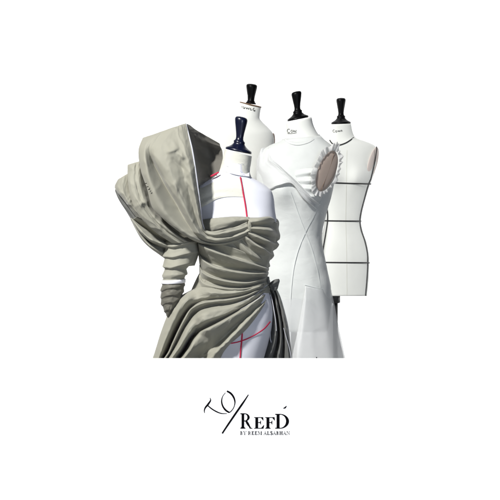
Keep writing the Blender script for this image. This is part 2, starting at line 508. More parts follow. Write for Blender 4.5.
mesh('drape_layer', *A.loft([
    [(147, 160, 7), (147, 180, 11), (153, 203, 17), (163, 220, 20), (178, 234, 21), (195, 243, 17)],
    [(140.5, 161.5, 15), (139.5, 178, 24), (145, 200, 29), (155, 217, 30), (170, 231.5, 29), (186, 242, 24)],
    [(137, 162.5, 14.4), (136, 179, 24), (141, 200, 29), (151.5, 217, 30), (167, 232, 27), (184, 243, 22)],
    [(133, 163.6, 14), (132.5, 180, 25), (137, 200, 31), (147.5, 217, 33), (162, 231.5, 30), (179, 243, 24)],
    [(127.8, 165.5, 7), (128, 180, 17), (131, 198, 24), (139, 215, 27), (155, 231.5, 25), (172, 243, 21)],
    [(130, 168, -3), (131, 184, 3), (134, 202, 9), (143, 217, 13), (158, 231, 15), (174, 242, 15)]], n=110, sub=10, roll=10, wr=1.2, seed=4.2, crease=(14, 2.0), folds=[(134, 207, 150, 200, 2.4, 2.2)]), TP, gown, thick=S3)
mesh('drape_layer', *A.loft([
    [(131, 172.5, 1), (131, 188, 9), (135, 202, 15), (144, 212, 19), (154, 219, 19)],
    [(125, 175.5, 6), (124, 188, 16), (128, 200, 22), (136, 211, 25), (148, 222, 24)],
    [(121, 178, 4), (121, 187, 13.5), (126, 197, 21), (133.5, 208, 24), (142, 219, 22)],
    [(118, 180, 0), (118, 188, 9), (123.5, 197.5, 16), (131, 208, 19), (137.5, 217, 17)],
    [(115, 186, -7), (116, 190, -1), (122.6, 198.5, 5), (130, 208.5, 9), (136.5, 217.5, 10)],
    [(117, 186, -14), (118, 190, -11), (124, 198, -5), (131, 207.5, 0), (137, 216, 3)]], n=90, sub=10, roll=8, wr=1.2, seed=7.7, crease=(10, 2.0)), TP, gown, thick=S3)
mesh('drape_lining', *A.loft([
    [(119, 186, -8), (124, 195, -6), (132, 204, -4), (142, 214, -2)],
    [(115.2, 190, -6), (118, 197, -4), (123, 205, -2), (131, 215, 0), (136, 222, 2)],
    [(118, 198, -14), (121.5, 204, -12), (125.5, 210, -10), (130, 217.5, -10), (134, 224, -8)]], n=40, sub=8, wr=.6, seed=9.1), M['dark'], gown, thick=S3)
mesh('shoulder_pouf', *A.loft([
    [(134, 213, 2), (150, 220, 8), (165, 230, 12), (185, 242, 10)],
    [(136, 217, 14), (150, 223.5, 20), (164, 234, 22), (184, 245, 14)],
    [(133, 219, 0), (146, 228, 3), (159, 238, 5), (178, 248, 4)],
    [(131, 218, 3), (139.5, 229, 14), (150, 239, 19), (161, 243.5, 18), (176, 250, 12)],
    [(131, 220, -8), (140.5, 233.5, -5), (151, 243, -2), (161, 248, 0), (172, 253, 0)],
    [(131.5, 220, -5), (141, 236, 4), (150, 246, 10), (157, 250.5, 10), (167, 256, 5)],
    [(130.5, 219, -17), (140.8, 238, -12), (150.5, 248, -8), (158, 253.5, -8), (167, 260, -10)],
    [(134, 219, -28), (146, 236, -28), (155, 245, -25), (161, 250, -22), (168, 256, -20)]], n=90, sub=10, wr=1.6, seed=2.9, crease=(14, 2.2)), TP, gown, thick=S3)
# hood inside and back
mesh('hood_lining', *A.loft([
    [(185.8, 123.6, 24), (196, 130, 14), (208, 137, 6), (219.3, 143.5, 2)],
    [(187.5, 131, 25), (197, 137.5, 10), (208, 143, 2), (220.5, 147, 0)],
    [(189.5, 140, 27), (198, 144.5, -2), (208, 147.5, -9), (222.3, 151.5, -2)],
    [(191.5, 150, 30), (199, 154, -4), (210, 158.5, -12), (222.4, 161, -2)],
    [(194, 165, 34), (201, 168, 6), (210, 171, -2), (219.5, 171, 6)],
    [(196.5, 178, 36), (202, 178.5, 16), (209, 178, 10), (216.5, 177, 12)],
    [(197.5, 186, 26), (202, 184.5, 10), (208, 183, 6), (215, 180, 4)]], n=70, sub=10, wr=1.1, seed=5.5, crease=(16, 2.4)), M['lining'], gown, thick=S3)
mesh('hood_back', *A.loft([
    [(219.3, 143.5, 1), (208, 137, 5), (196, 130, 13), (186, 124, 23.5), (172, 128.4, 28.5), (158, 133.4, 25), (143.4, 138.6, 15)],
    [(220, 147, -8), (208, 141, -8), (196, 136, -6), (184, 131, -2), (172, 134, -2), (158, 139, -4), (146, 143, -6)],
    [(218, 165, -22), (207, 162, -30), (195, 160, -34), (182, 160, -36), (168, 162, -34), (152, 168, -28), (136, 178, -16)],
    [(216, 200, -26), (206, 205, -36), (194, 210, -42), (182, 212, -42), (168, 212, -38), (154, 208, -28), (138, 204, -14)],
    [(214, 236, -22), (205, 240, -30), (196, 242, -34), (186, 244, -34), (176, 244, -30), (166, 242, -22), (152, 236, -10)]], n=70, sub=10, wr=1.2, seed=8.5),
    TP, gown, thick=S3)

# bodice
bod = Bag()
bod.add(*A.shell(222, 293, 0.5, ny=40))
bod.add(*A.loft([
    [(197, 234, 2), (200, 238, 4.80j), (212, 243, 3.54j), (228, 246, 3.54j), (244, 252, 3.54j), (262, 262, 0.60j), (269, 266, -2)],
    [(197.5, 240, 2), (201, 243.5, 2.28j), (213, 249, 0.60j), (229, 255, 0.48j), (247, 260.8, 0.48j), (264, 266, 0.36j), (268.5, 267.5, -2)],
    [(197.5, 242, 4), (201, 245.5, 13.69j), (213, 251, 14.95j), (229, 256.8, 13.69j), (247, 262.6, 13.69j), (264, 267.8, 8.61j), (269, 269, -1)],
    [(198, 247, 3), (202, 251.5, 7.35j), (213, 257.5, 7.35j), (229, 262.3, 6.58j), (247, 266.8, 6.08j), (264, 269.8, 4.80j), (268.5, 270.5, -2)],
    [(198.5, 252, 2), (202, 257.5, 0.60j), (212.5, 264, 0.48j), (227, 268.3, 0.42j), (247, 271.3, 0.42j), (264, 271.6, 0.36j), (268, 271.5, -2)],
    [(198.5, 254, 4), (202, 259.5, 11.15j), (212.5, 266, 11.66j), (227, 270.2, 12.43j), (247, 273.3, 12.43j), (264, 273.4, 8.61j), (268.5, 273, -1)],
    [(199, 259, 3), (202.5, 265.5, 6.08j), (213, 271.5, 6.08j), (228, 275, 6.08j), (247, 277, 6.08j), (263, 275.5, 4.80j), (268, 274.5, -2)],
    [(199.5, 264, 2), (203, 271, 0.48j), (213, 276, 0.42j), (228, 279.5, 0.36j), (247, 281, 0.36j), (262, 277.8, 0.36j), (267.5, 276, -2)],
    [(199.5, 266, 4), (203, 273, 9.12j), (213, 278, 10.13j), (228, 281.6, 10.13j), (247, 283, 10.13j), (262, 279.5, 7.35j), (268, 277.2, -1)],
    [(199.5, 273, 2), (203, 279.5, 0.48j), (214, 283.5, 0.36j), (229, 286.8, 0.30j), (247, 286.6, 0.30j), (262, 282, 0.30j), (267.5, 279.5, -2)],
    [(199, 277, 4), (203, 283, 7.09j), (214, 286.5, 7.60j), (229, 289, 7.60j), (248, 288.4, 7.60j), (262, 284, 6.08j), (268.5, 281, -1)],
    [(198.5, 286, 1), (203, 289, 0.60j), (214, 291, 0.60j), (229, 292, 0.60j), (248, 291, 0.60j), (262, 287, 0.60j), (269, 285, -3)]],
    n=110, sub=10, wr=0.7, seed=3.3, crease=(22, 1.3)))
bod.build('bodice', TP, gown, thick=S3)
# bust band and fanned folds
band = Bag()
band.add(*A.loft([
    [(201, 220, 1j), (207, 219, 1j), (220, 217.6, 1j), (234, 216.6, 1j), (249, 217, 1j)],
    [(201, 222, 3j), (210, 220, 3.4j), (222, 218.8, 4j), (236, 217.8, 5j), (249, 218.2, 4j)],
    [(201, 225, 4j), (212, 225.5, 3.5j), (225, 223.5, 4.4j), (238, 220.8, 6.5j), (249, 219.6, 5j)],
    [(201, 228, 3j), (212, 230, 2.2j), (226, 227.5, 2j), (239, 224, 3j), (250, 221.5, 2j)],
    [(201, 231, 1j), (212, 233, 1j), (226, 230.5, 1j), (239, 227, 1j), (250, 224, 1j)]], n=70, sub=10, wr=.5, seed=6.1, crease=(8, 1.2)))
band.add(*A.loft([
    [(246, 217.5, 1j), (258, 217.6, 1j), (268, 216.6, 1j), (274.5, 218, 0), (277, 219, -6)],
    [(248.5, 220, 5.62j), (258, 218.8, 8.45j), (268, 217.8, 9.39j), (276, 220, 3), (278.5, 221, -5)],
    [(250, 222.6, 6.75j), (259, 221.6, 8.45j), (269, 221.2, 7.50j), (276.5, 223, 3), (279, 224, -5)],
    [(251, 226, 1j), (260, 226, 1.2j), (270, 226, 1.5j), (276.5, 228, 1), (278.5, 229, -6)],
    [(251, 228, 6.56j), (260, 228.6, 11.28j), (270, 230.5, 13.16j), (277.5, 233.5, 5), (280, 235, -4)],
    [(250, 230, 3.74j), (260, 232.2, 5.62j), (269, 234.6, 7.50j), (277.5, 237.5, 3), (279.5, 239, -5)],
    [(249, 231.5, .6j), (259, 235, .8j), (268, 238, 1j), (274.5, 240.5, -1), (277, 241.5, -7)],
    [(248, 232.5, 5.62j), (258, 237, 13.16j), (268, 241.4, 18.82j), (276, 244, 7), (279, 244.6, -4)],
    [(246.5, 234, 2.98j), (256, 240.4, 5.62j), (266, 244.6, 9.39j), (273.5, 247.8, 3), (276.5, 248.5, -6)],
    [(246, 235.4, .4j), (255, 242.6, .5j), (263.5, 247, .6j), (270, 250, -3), (273, 251, -9)],
    [(245, 236, 4.87j), (254, 243.4, 10.33j), (263, 248.5, 15.99j), (271.5, 254.4, 6), (274, 255.6, -5)],
    [(243, 237.5, 2.80j), (252, 246.6, 4.87j), (261, 252, 6.37j), (269, 258, 2), (271.5, 259, -6)],
    [(241, 238.5, .4j), (250, 249, .4j), (259, 255, .4j), (266.5, 260.5, -3), (269, 261, -9)],
    [(238, 240.5, 3.74j), (248, 251.5, 5.62j), (258, 258, 5.62j), (267.5, 264.5, 1), (270, 266, -6)],
    [(233, 243, .8j), (245, 255, .8j), (256, 261.5, .8j), (266.5, 266.6, -2), (268.5, 267.5, -8)]], n=70, sub=9, wr=.5, seed=2.2, crease=(10, 1.6)))
band.add(*A.ellipsoid((249.8, 226.3, A.dz(250, 226) + 3.4), (.5, 6.0, -1), (2.0, -.4, 0), (0, 0, 3.2)))
band.build('bust_drape', TP, gown, thick=S3)

# skirt
sk = Bag()
sk.add(*A.loft([
    [(268, 281, -6), (258, 283, 1j), (245, 287, 1j), (228, 289, 1j), (210, 287.5, 1j), (198, 287.5, 0), (190, 293, -12), (183, 299, -14), (176, 308, -16),
     (170, 321, -16), (164, 336, -16), (160, 348, -16), (157, 358, -16)],
    [(270, 280.5, -2), (258, 284.4, 4.33j), (245, 288, 4.33j), (228, 290, 4.68j), (210, 288.3, 6.08j), (196.5, 288.6, 5), (187, 292.5, 5), (179, 297.5, 2), (172, 306.5, 0),
     (166, 319, 0), (160.5, 334, 0), (156.5, 347, 0), (153, 358, 0)],
    [(270, 283, 2), (258, 287, 6.42j), (245, 290.8, 7.12j), (228, 293, 8.88j), (210, 292.3, 12.38j), (197, 294, 14.12j), (187, 298.5, 21), (179.5, 307, 20), (173.5, 319, 18),
     (167, 334, 17), (162, 347, 16), (158, 358, 15)],
    [(270, 284, 1), (258, 288.4, 3.62j), (245, 292.6, 4.50j), (228, 295.8, 6.25j), (211, 296.4, 8.88j), (198, 298.6, 12.38j), (188.5, 303.5, 19), (182, 312, 16), (176, 324, 11),
     (170, 338, 8), (166, 348, 7), (161, 358, 6)],
    [(270, 285, -1), (258, 289.6, .6j), (245, 294.8, .8j), (228, 298.2, 1j), (212, 299.6, 2j), (199.5, 302.2, 3.62j), (190, 308.5, 8), (184, 317, 3), (178, 329, -3),
     (172, 342, -5), (168, 351, -6), (163.5, 358, -7)],
    [(270, 286, 1), (258, 290.7, 5.38j), (245, 296.2, 7.12j), (228, 300, 8.88j), (212, 301.6, 12.38j), (200, 304, 19.38j), (190.5, 310, 25), (184.5, 319.5, 27), (178.5, 331, 27),
     (172.5, 344, 26), (168.5, 353, 25), (165, 358, 25)],
    [(270, 287, -1), (258, 292.5, .8j), (245, 298.6, .8j), (230, 303.3, 1j), (214, 305.2, 2.58j), (202, 308.4, 7.12j), (193, 314.5, 15), (187, 322.5, 17), (180.5, 334, 17),
     (174.5, 346, 16), (170.5, 353, 16), (167.5, 358, 16)],
    [(270, 288, 1), (258, 294, 4.68j), (246, 300.6, 6.08j), (232, 306.4, 7.82j), (215, 309.6, 13.25j), (203, 313.2, 21.12j), (194, 319.5, 30), (188, 328, 32), (182, 339.5, 32),
     (176, 350, 31), (173, 355, 31), (170.5, 358, 30)],
    [(270, 289, 0), (258, 296, 3.62j), (247, 303, 3.98j), (234, 310, 7.12j), (217, 316.6, 14.12j), (205, 320.6, 22.00j), (196, 326.5, 31), (189.5, 334, 32), (184, 343, 31),
     (179, 351, 30), (176, 355, 29), (174.5, 358, 29)],
    [(270, 290, -2), (258, 297.5, .5j), (247, 304.6, .5j), (234, 312.6, .6j), (218, 321.2, 1j), (206.5, 327, 1.2j), (198.5, 331.6, 1.2j), (192.6, 337, 1), (187.8, 345, -3),
     (183.5, 352, -4), (181, 355, -4), (179, 358, -4)],
    [(270, 291.5, 1), (259, 299, 6.08j), (248, 306.5, 7.82j), (235, 315, 12.38j), (220, 323, 17.62j), (208, 329, 22.88j), (200, 334, 33), (194.5, 340, 35), (190, 348, 35),
     (186, 353, 34), (184, 356, 34), (182, 358, 34)],
    [(269, 294, 1), (259, 302, 4j), (249, 310, 5.6j), (237, 319, 8j), (224, 328, 12j), (213, 336, 15j), (206, 341.4, 32), (198, 348, 33), (190, 356, 32), (186, 361, 31)],
    [(268.5, 297, -1), (259, 305, .4j), (250, 313, .4j), (239, 323, .4j), (228, 333, .6j), (218, 342, .8j), (210, 349, 1j), (202, 355.4, 1j), (196, 361, 1j)],
    [(266, 300.6, 1j), (260, 307.5, 3.4j), (252, 316.5, 6j), (243, 326, 8.5j), (233, 336, 10j), (225, 344, 10j), (216, 352.5, 10j), (209, 360.5, 10j)],
    [(264.4, 304.6, .6j), (260, 311.4, .8j), (253.6, 320.4, 1j), (246, 329.6, 1j), (237, 338, 1j), (229, 345, 1j), (223.5, 352, 1j), (219.6, 360, 1j)]], n=150, sub=11, ext=9, wr=0.9, seed=11.0, crease=(46, 1.9)))
sk.add(*A.loft([
    [(197, 288, -5), (186, 298, -14), (172, 322, -18), (158, 362, -16)],
    [(205, 287, -20), (196, 300, -34), (180, 325, -46), (168, 364, -54)],
    [(235, 287, -24), (228, 302, -38), (222, 328, -52), (216, 366, -62)],
    [(260, 285, -20), (260, 302, -34), (258, 328, -44), (256, 366, -50)],
    [(269, 286, -6), (271, 302, -14), (271, 328, -20), (270, 366, -24)]], n=60, sub=10, wr=1, seed=12.5))
sk.add(*A.loft([
    [(203, 268, 4), (199, 274, 0), (195, 282, -2), (191, 291, -2)],
    [(205, 270, 6), (202, 276, 5), (199, 284, 5), (196, 293, 5)],
    [(208, 272, 12), (206, 278, 12), (204, 285, 12), (203, 293, 12)]], n=30, sub=6, wr=.4, seed=13))
skirt = sk.build('skirt', TP, gown, thick=S3)
sv = Bag()
sv.add(*A.tube([(268.5, 287.5, 3j), (259, 298, 5j), (250, 304, 6j), (240, 309.5, 8j)], lambda t: .55 * (1 - .8 * t), n=40))
sv.add(*A.tube([(267, 285, 3.5j), (258, 292.8, 5j), (248, 299, 6j), (238, 303, 7j)], lambda t: .5 * (1 - .8 * t), n=40))
sv.build('selvedge', M['selvedge'], skirt)
for x, y in ((194.6, 290.2), (199.4, 290), (212.4, 289.6), (214.8, 289.5), (259.5, 286.6), (263.5, 285.4)):
    mesh('pin', *A.tube([(x - .3, y + 1.1, 6.5j), (x + .3, y - 1.1, 6.5j)], 0.3, n=4, nt=6), M['pin'], skirt)

# side tail hanging from the knot at the waist
tl = Bag()
tl.add(*A.loft([
    [(267, 289, -4), (269.5, 300, -6), (270, 312, -8), (270, 325, -9), (267, 340, -10), (261, 358, -10)],
    [(267, 287, 3), (271, 297, 5), (273.5, 310, 6), (275.5, 325, 7), (275, 340, 7), (269, 358, 5)],
    [(268, 286, 0), (272.4, 297, -6), (275.3, 310, -9), (277.5, 325, -10), (277.5, 340, -10), (273, 358, -10)],
    [(270, 285, 5), (275, 296, 4), (278, 310, 4), (280.5, 325, 4), (281, 340, 4), (278.5, 358, 4)],
    [(271, 284.6, 1), (276.4, 295.5, -4), (280, 310, -6), (282.5, 325, -7), (283.6, 340, -7), (282.5, 358, -7)],
    [(272.5, 284, 5), (278, 294.5, 5), (282.4, 310, 6), (285.4, 325, 7), (287, 340, 7), (288.5, 358, 7)],
    [(274, 284, -3), (279.5, 295, -5), (284.5, 311, -6), (288, 326, -7), (290, 341, -8), (292, 358, -8)],
    [(273, 286, -12), (277, 297, -16), (281, 312, -18), (284, 327, -20), (285, 342, -20), (286, 358, -20)]], n=90, sub=9, ext=9, wr=1.4, seed=14.4, crease=(16, 2.2)))
tail = tl.build('side_tail', M['dark'], gown, thick=S3)  # same taupe cloth, its shade put into a darker base colour
sv = Bag()
sv.add(*A.tube([(266.5, 288, 4), (271, 296.5, 6.5), (273.8, 309, 7.5), (276, 324, 8), (276.4, 331, 8)], lambda t: .42 - .1 * t, n=50))
sv.add(*A.tube([(270.5, 333, 2), (270.4, 339, 2), (271.6, 343, 2)], lambda t: .3 + .3 * t, n=20))
sv.add(*A.tube([(283.6, 328, 8), (286.4, 338, 9), (289.6, 349, 8), (292, 362, 6)], lambda t: .25 + .15 * t, n=40))
sv.build('selvedge', M['selvedge'], tail)
kn = Bag()
kn.add(*A.loft([
    [(268, 284.5, 0), (271, 282, 4), (275, 279.6, 4), (279, 279, 2)],
    [(269, 286, 4), (272.5, 284, 8), (276, 282, 8), (279.6, 281, 4)],
    [(270, 288, 2), (273.5, 287, 5), (276.5, 285.6, 5), (278.6, 284.6, 2)],
    [(271, 290.5, 3), (274.5, 290.6, 6), (277, 289.5, 4), (277.8, 288, 0)]], n=30, sub=8, wr=.8, seed=15))
kn.add(*A.loft([
    [(265, 276.4, 2), (266, 280, 6), (267, 284, 7)],
    [(267, 277, 4), (267.6, 280.5, 8), (268, 284, 8)],
    [(269, 276.6, 1), (269.4, 280, 4), (269, 284, 5)]], n=20, sub=8, wr=.4, seed=16))
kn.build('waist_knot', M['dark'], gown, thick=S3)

# sleeve
sl_rows = [(238, 168, 196, 13), (244, 165, 198, 14), (266, 164, 190, 14), (270, 164, 186.4, 13.4), (276, 163, 186, 13), (280, 161.8, 185, 13), (284, 161.4, 185, 13),
           (290, 160.6, 184.2, 12.6), (298, 160.6, 181.8, 11.6), (304, 161.4, 178.4, 10), (308, 163, 175, 8.6), (312, 164.6, 171.6, 6.4), (316, 166.6, 169, 3)]
ys = [r[0] for r in sl_rows]; RR = np.array([r[1:] for r in sl_rows], float)


def saw(t):                     # a soft roll that tucks sharply under itself
    t = t - math.floor(t)
    return (t / 0.86) ** 1.4 if t < 0.86 else 1 - (t - 0.86) / 0.14


V = []; nt = 72; yy = np.linspace(238, 316, 190)
for y in yy:
    xl, xr, b = hermite(ys, RR, np.array([y]))[0]
    for k in range(nt):
        th = 2 * math.pi * k / nt
        c, q = math.cos(th), math.sin(th)
        xc = (xl + xr) / 2 + (xr - xl) / 2 * c
        yt = y + (xc - 172) * .10 - 1.5 * q + 1.5 * noise.noise(Vector((c * 1.2, q * 1.2, 3.3)))
        if y < 279: f = 2.3 * saw((yt - 235.4) / 10.4) * min(1, (279 - y) / 4)
        else: f = 0.9 * saw((yt - 280) / 7.1 + .6 * noise.noise(Vector((c * 1.4, q * 1.4, 8.0))) + .15 * c) * min(1, (y - 283) / 4 if y > 283 else 0)
        f += .45 * noise.noise(Vector((c * 2.2, q * 2.2, y * .16))) + (.45 if y > 284 else .2) * noise.noise(Vector((c * 4 + y * .08, q * 4, y * .33)))
        V.append(A.w((xl + xr) / 2 + ((xr - xl) / 2 + f - .8) * c, y - (xc - 172) * .04, 6 + (b + f * 1.5 - .8) * q))
cut = int(np.searchsorted(yy, 281.5))
sleeve = mesh('sleeve', V[:(cut + 1) * nt], grid_faces(cut + 1, nt, True), TP, gown, thick=S3)
mesh('glove', V[cut * nt:], grid_faces(len(yy) - cut, nt, True), M['lining_mid'], gown, thick=S3)
V = []
for j, (y, o) in enumerate(((279.4, .1), (279.6, .4), (281.2, .5), (282.9, .4), (283.1, .1))):
    xl, xr, b = hermite(ys, RR, np.array([y]))[0]
    for k in range(nt):
        th = 2 * math.pi * k / nt
        V.append(A.w((xl + xr) / 2 + ((xr - xl) / 2 + o) * math.cos(th), y - .2 * math.sin(th) + 1.0 * math.sin(th) - .05 * math.cos(th) * 12, 6 + (b + o) * math.sin(th)))
mesh('cuff', V, grid_faces(5, nt, True), M['paper'], sleeve, thick=0.001)
mesh('sleeve_flap', *A.loft([
    [(199, 244, 4), (199.4, 250, 2), (197.4, 258, 0), (194.6, 265.5, 0)],
    [(192, 244, 14), (193, 251, 13), (191, 259, 11), (189, 266, 9)],
    [(184, 246, 16), (186, 254, 15), (185.4, 260, 14), (184, 265.6, 12)]], n=40, sub=8, wr=.7, seed=17), TP, gown, thick=S3)

# ================================================================== MIDDLE FORM
B = Form(5.1, [
    (120, 286, 311.5, 12, 12, -.24), (128, 286.3, 313.5, 12.5, 13, -.2), (135, 285.5, 317.5, 14, 15, -.12), (140, 281, 322, 16, 18, -.06), (145, 272, 329.5, 19, 20),
    (150, 264, 334, 22, 22), (160, 260, 335.5, 25, 25), (172, 258, 334.5, 28, 26), (185, 258, 332.5, 30, 26), (200, 259, 329, 29, 25), (212, 260, 325.5, 27, 24), (225, 262, 322, 25, 23),
    (237, 262, 320.6, 24, 22), (250, 261, 322, 25, 24), (262, 259.5, 324.5, 27, 28), (275, 258, 327, 29, 31), (288, 258, 329.5, 30, 32), (300, 259, 330, 30, 31), (315, 261, 328.6, 29, 30),
    (332, 263, 326, 28, 28)], bumps=((281, 190, 12, 13, 7), (308, 194, 11, 12, 3.5)))
mx, my, _ = at(293, 300, B.D)
mid = thing('dress_form', 'cream dress form with black knob and beige arm plate wearing the white gown', 'dress form', (mx, my, 0), 'dress forms on stands')
mesh('torso', *B.shell(120, 332, ny=120, nt=80, caps=True), M['canvas'], mid)
mesh('knob', *B.lathe((298, 119.4), KNOB, lean=-0.06, slope=-.2, sc=0.8), M['black'], mid)
stand(B, mid, 294, 332)
e1 = np.array((-7.2, 20.4, 5.0)); e2 = np.array((9.2, 2.2, -8.0))
pc = np.array((326.2, 171.0, 22.5))
plate = mesh('arm_plate', *B.ellipsoid(pc, e1, e2, (1.4, 0, 1.4)), M['linen'], mid)
mesh('plate_seam', *B.tube([tuple(pc + e1 * t + e2 * .12 * (1 - t * t) + np.array((1.3, 0, 1.3))) for t in np.linspace(-.92, .92, 9)], .16, n=30, nt=6),
     M['wood'], plate)
stamp_b = [[(289.9, 129.3), (288.2, 129), (287.2, 130.6), (287.8, 132.3), (289.8, 132.2)],
           [(291.8, 129.8), (290.7, 131), (291.5, 132.3), (292.7, 131.1), (291.8, 129.8)],
           [(293.3, 129.8), (293.8, 132), (294.6, 130.3), (295.4, 132), (296.2, 129.9)], [(287.4, 133.4), (292, 133.3), (296.6, 132.6)]]
strokes(B, stamp_b, .36, .5, 'stamp', M['ink'], mid)

# ================================================================== WHITE GOWN
wx, wy, wz = at(300, 366, B.D)
wg = thing('white_gown', 'white sheer organza gown with a ruffled armhole, crossed bodice and flared see-through skirt', 'gown', (wx, wy, wz))
OG = M['organza']
sl = 0.0012


def wfn(y, th):
    return 0.35 * noise.noise(Vector((math.cos(th) * 3, math.sin(th) * 3, y * .06))) + .25 * noise.noise(Vector((math.cos(th) * 6, math.sin(th) * 6, y * .15)))


mesh('bodice', *B.shell(137.5, 331, 1.3, ny=110, nt=80, fn=wfn), OG, wg, thick=sl)
mesh('neckline', *B.loft([[(285.2, 138.2, 1.6j), (290, 141.2, 1.8j), (298, 142.4, 1.8j), (307, 140.6, 1.8j), (314, 136.8, 1.8j), (319, 134, 1.6j)],
                         [(284.4, 140.6, 1.8j), (290, 143.8, 2j), (298, 145.2, 2j), (307.5, 143.2, 2j), (315, 139.2, 2j), (320.5, 136, 1.8j)]], n=50, sub=5), OG, wg, thick=sl)
mesh('wrap_panel', *B.loft([
    [(272, 146, 1.6j), (272, 158, 1.5j), (280, 166, 1.5j), (295, 180, 1.5j), (310, 195, 1.5j), (325, 205, 1.2j)],
    [(268.5, 148, 4j), (270, 161, 4j), (279, 167.6, 5j), (294, 182, 5.5j), (309, 197, 5j), (325, 207, 2.4j)],
    [(266, 147.6, 4j), (267, 163, 2.0j), (277.5, 172, 3.4j), (293, 183.4, 4j), (308, 199, 4j), (325, 209, 2j)],
    [(261.5, 148.6, 9), (260, 168, 5j), (274, 179, 5j), (290, 181.5, 5j), (306, 199.5, 5j), (324, 211, 2.4j)],
    [(258.6, 156, 6), (257, 174, 5), (268, 188.5, 4j), (279.5, 184.5, 5j), (291, 182.6, 5.5j), (304.5, 198.6, 5.4j), (323, 213.5, 2.4j)],
    [(256.8, 160, -6), (257, 176, 0), (267, 190, 1.2j), (279.8, 186, 1.5j), (291, 184.2, 1.5j), (304, 200.4, 1.5j), (322.5, 215, 1j)]], n=100, sub=9, wr=.7, seed=21), M['wrap'], wg, thick=sl)
gth = Bag()
gth.add(*B.loft([
    [(296, 170, 1.6j), (306, 168, 1.8j), (314, 168, 2j), (319, 168.5, 2j)],
    [(295, 175, 2.2j), (306, 173, 3.8j), (313, 172, 5j), (318, 172.5, 4j)],
    [(297, 178, 1.4j), (306, 177, 1.4j), (313, 176.4, 1.4j), (317, 176.4, 1.4j)],
    [(298, 181, 2.6j), (306, 181, 4.2j), (312, 180.4, 5j), (316.6, 180.4, 4j)],
    [(301, 184, 1.4j), (307, 184.6, 1.4j), (312, 184.6, 1.4j), (317, 184.6, 1.4j)],
    [(303, 188, 2.6j), (308, 188.5, 4j), (313, 188.6, 4.6j), (318, 188.6, 3.4j)],
    [(306, 192, 1.4j), (310, 192.6, 1.4j), (315, 193, 1.4j), (320, 193, 1.4j)],
    [(310, 197, 2.4j), (313, 197, 3.4j), (317, 197, 3.4j), (322, 196.6, 2.4j)],
    [(314, 202, 1.4j), (317, 202, 1.4j), (320, 202, 1.4j), (325, 201, 1.4j)]], n=40, sub=8, wr=.5, seed=22))
gth.build('gathers', OG, wg, thick=sl)
# pleated frill round the armhole
V = []; NP = 22; nk = NP * 16; nr = 9
for r in range(nr):
    f = r / (nr - 1)
    for k in range(nk):
        a = 2 * math.pi * k / nk
        ca, sa = math.cos(a), math.sin(a)
        ph = a * NP + 1.5 * math.sin(a * 5 + 1) + .8 * math.sin(a * 11)
        wob = math.sin(ph + .5 * math.sin(ph)) * (1 + .4 * math.sin(a * 4.7))
        top = 1.35 if sa < 0 else 1.0
        rad = 1.0 + f * (0.46 + 0.07 * math.sin(a * 7) + 0.05 * wob) * (1.15 if ca < 0.2 else .62)
        q = pc + e1 * sa * (1.0 + (rad - 1) * .5 * top) + e2 * ca * rad
        q = q + np.array((1.2, 0, 1.6)) + np.array((.5 * wob * f, .25 * math.cos(ph) * f, 1.6 * f * (1 - f) + wob * (.3 + 1.05 * f) + .4 * math.sin(2.3 * ph) * f))
        V.append(B.w(*q))
mesh('armhole_ruffle', V, grid_faces(nr, nk, True), M['frill'], wg, thick=0.0008)
# seams
hm = Bag()
hm.add(*B.tube([(270, 161, 4.8j), (279, 167.4, 5.8j), (294, 181.8, 6.2j), (309, 196.8, 5.6j), (324, 206.6, 3j)], .3, n=60, nt=6))
hm.add(*B.tube([(268, 188.7, 4.6j), (279.5, 184.7, 5.6j), (291, 182.8, 6.1j), (304.5, 198.8, 6j), (322, 213.4, 3j)], .34, n=60, nt=6))
hm.build('hem', M['seam'], wg)
sm = Bag()
for pts, w in (([(290, 191), (295, 205), (300, 219), (306, 234), (312, 250), (317, 268), (321, 289)], 1.4),
               ([(323, 200), (318, 208), (312, 219), (305, 233), (298, 250), (293.5, 268), (291, 289), (290, 306)], 1.5),
               ([(304.5, 284.4), (312, 286.4), (321, 288.4), (331.5, 290.6)], 1.3)):
    sm.add(*B.ribbon(pts, w * .7, 2.3, n=50))
sm.build('seam', M['seam'], wg)


# skirt: flared see-through layers
def flare(y, th, k):
    f = max(0.0, (y - 286) / 74.0)
    c = math.cos(th)
    return f, c


def skirt_layer(x_l, x_r, hem_l, hem_r, d0, d1, y0, y1, th0, th1, rip, nt=90, ny=50, bag=None):
    V = []
    for i in range(ny):
        y = y0 + (y1 - y0) * i / (ny - 1)
        f = i / (ny - 1)
        for k in range(nt):
            th = th0 + (th1 - th0) * k / (nt - 1)
            xl = x_l + (hem_l - x_l) * f ** 1.15; xr = x_r + (hem_r - x_r) * f ** 1.1
            d = d0 + (d1 - d0) * f
            r = 1 + rip * max(0.0, f - .2) ** 1.3 * 1.3 * math.sin(th * 11 + 1.0)
            V.append(B.w((xl + xr) / 2 + (xr - xl) / 2 * math.cos(th), y, (d * r) * math.sin(th)))
    return V, grid_faces(ny, nt)


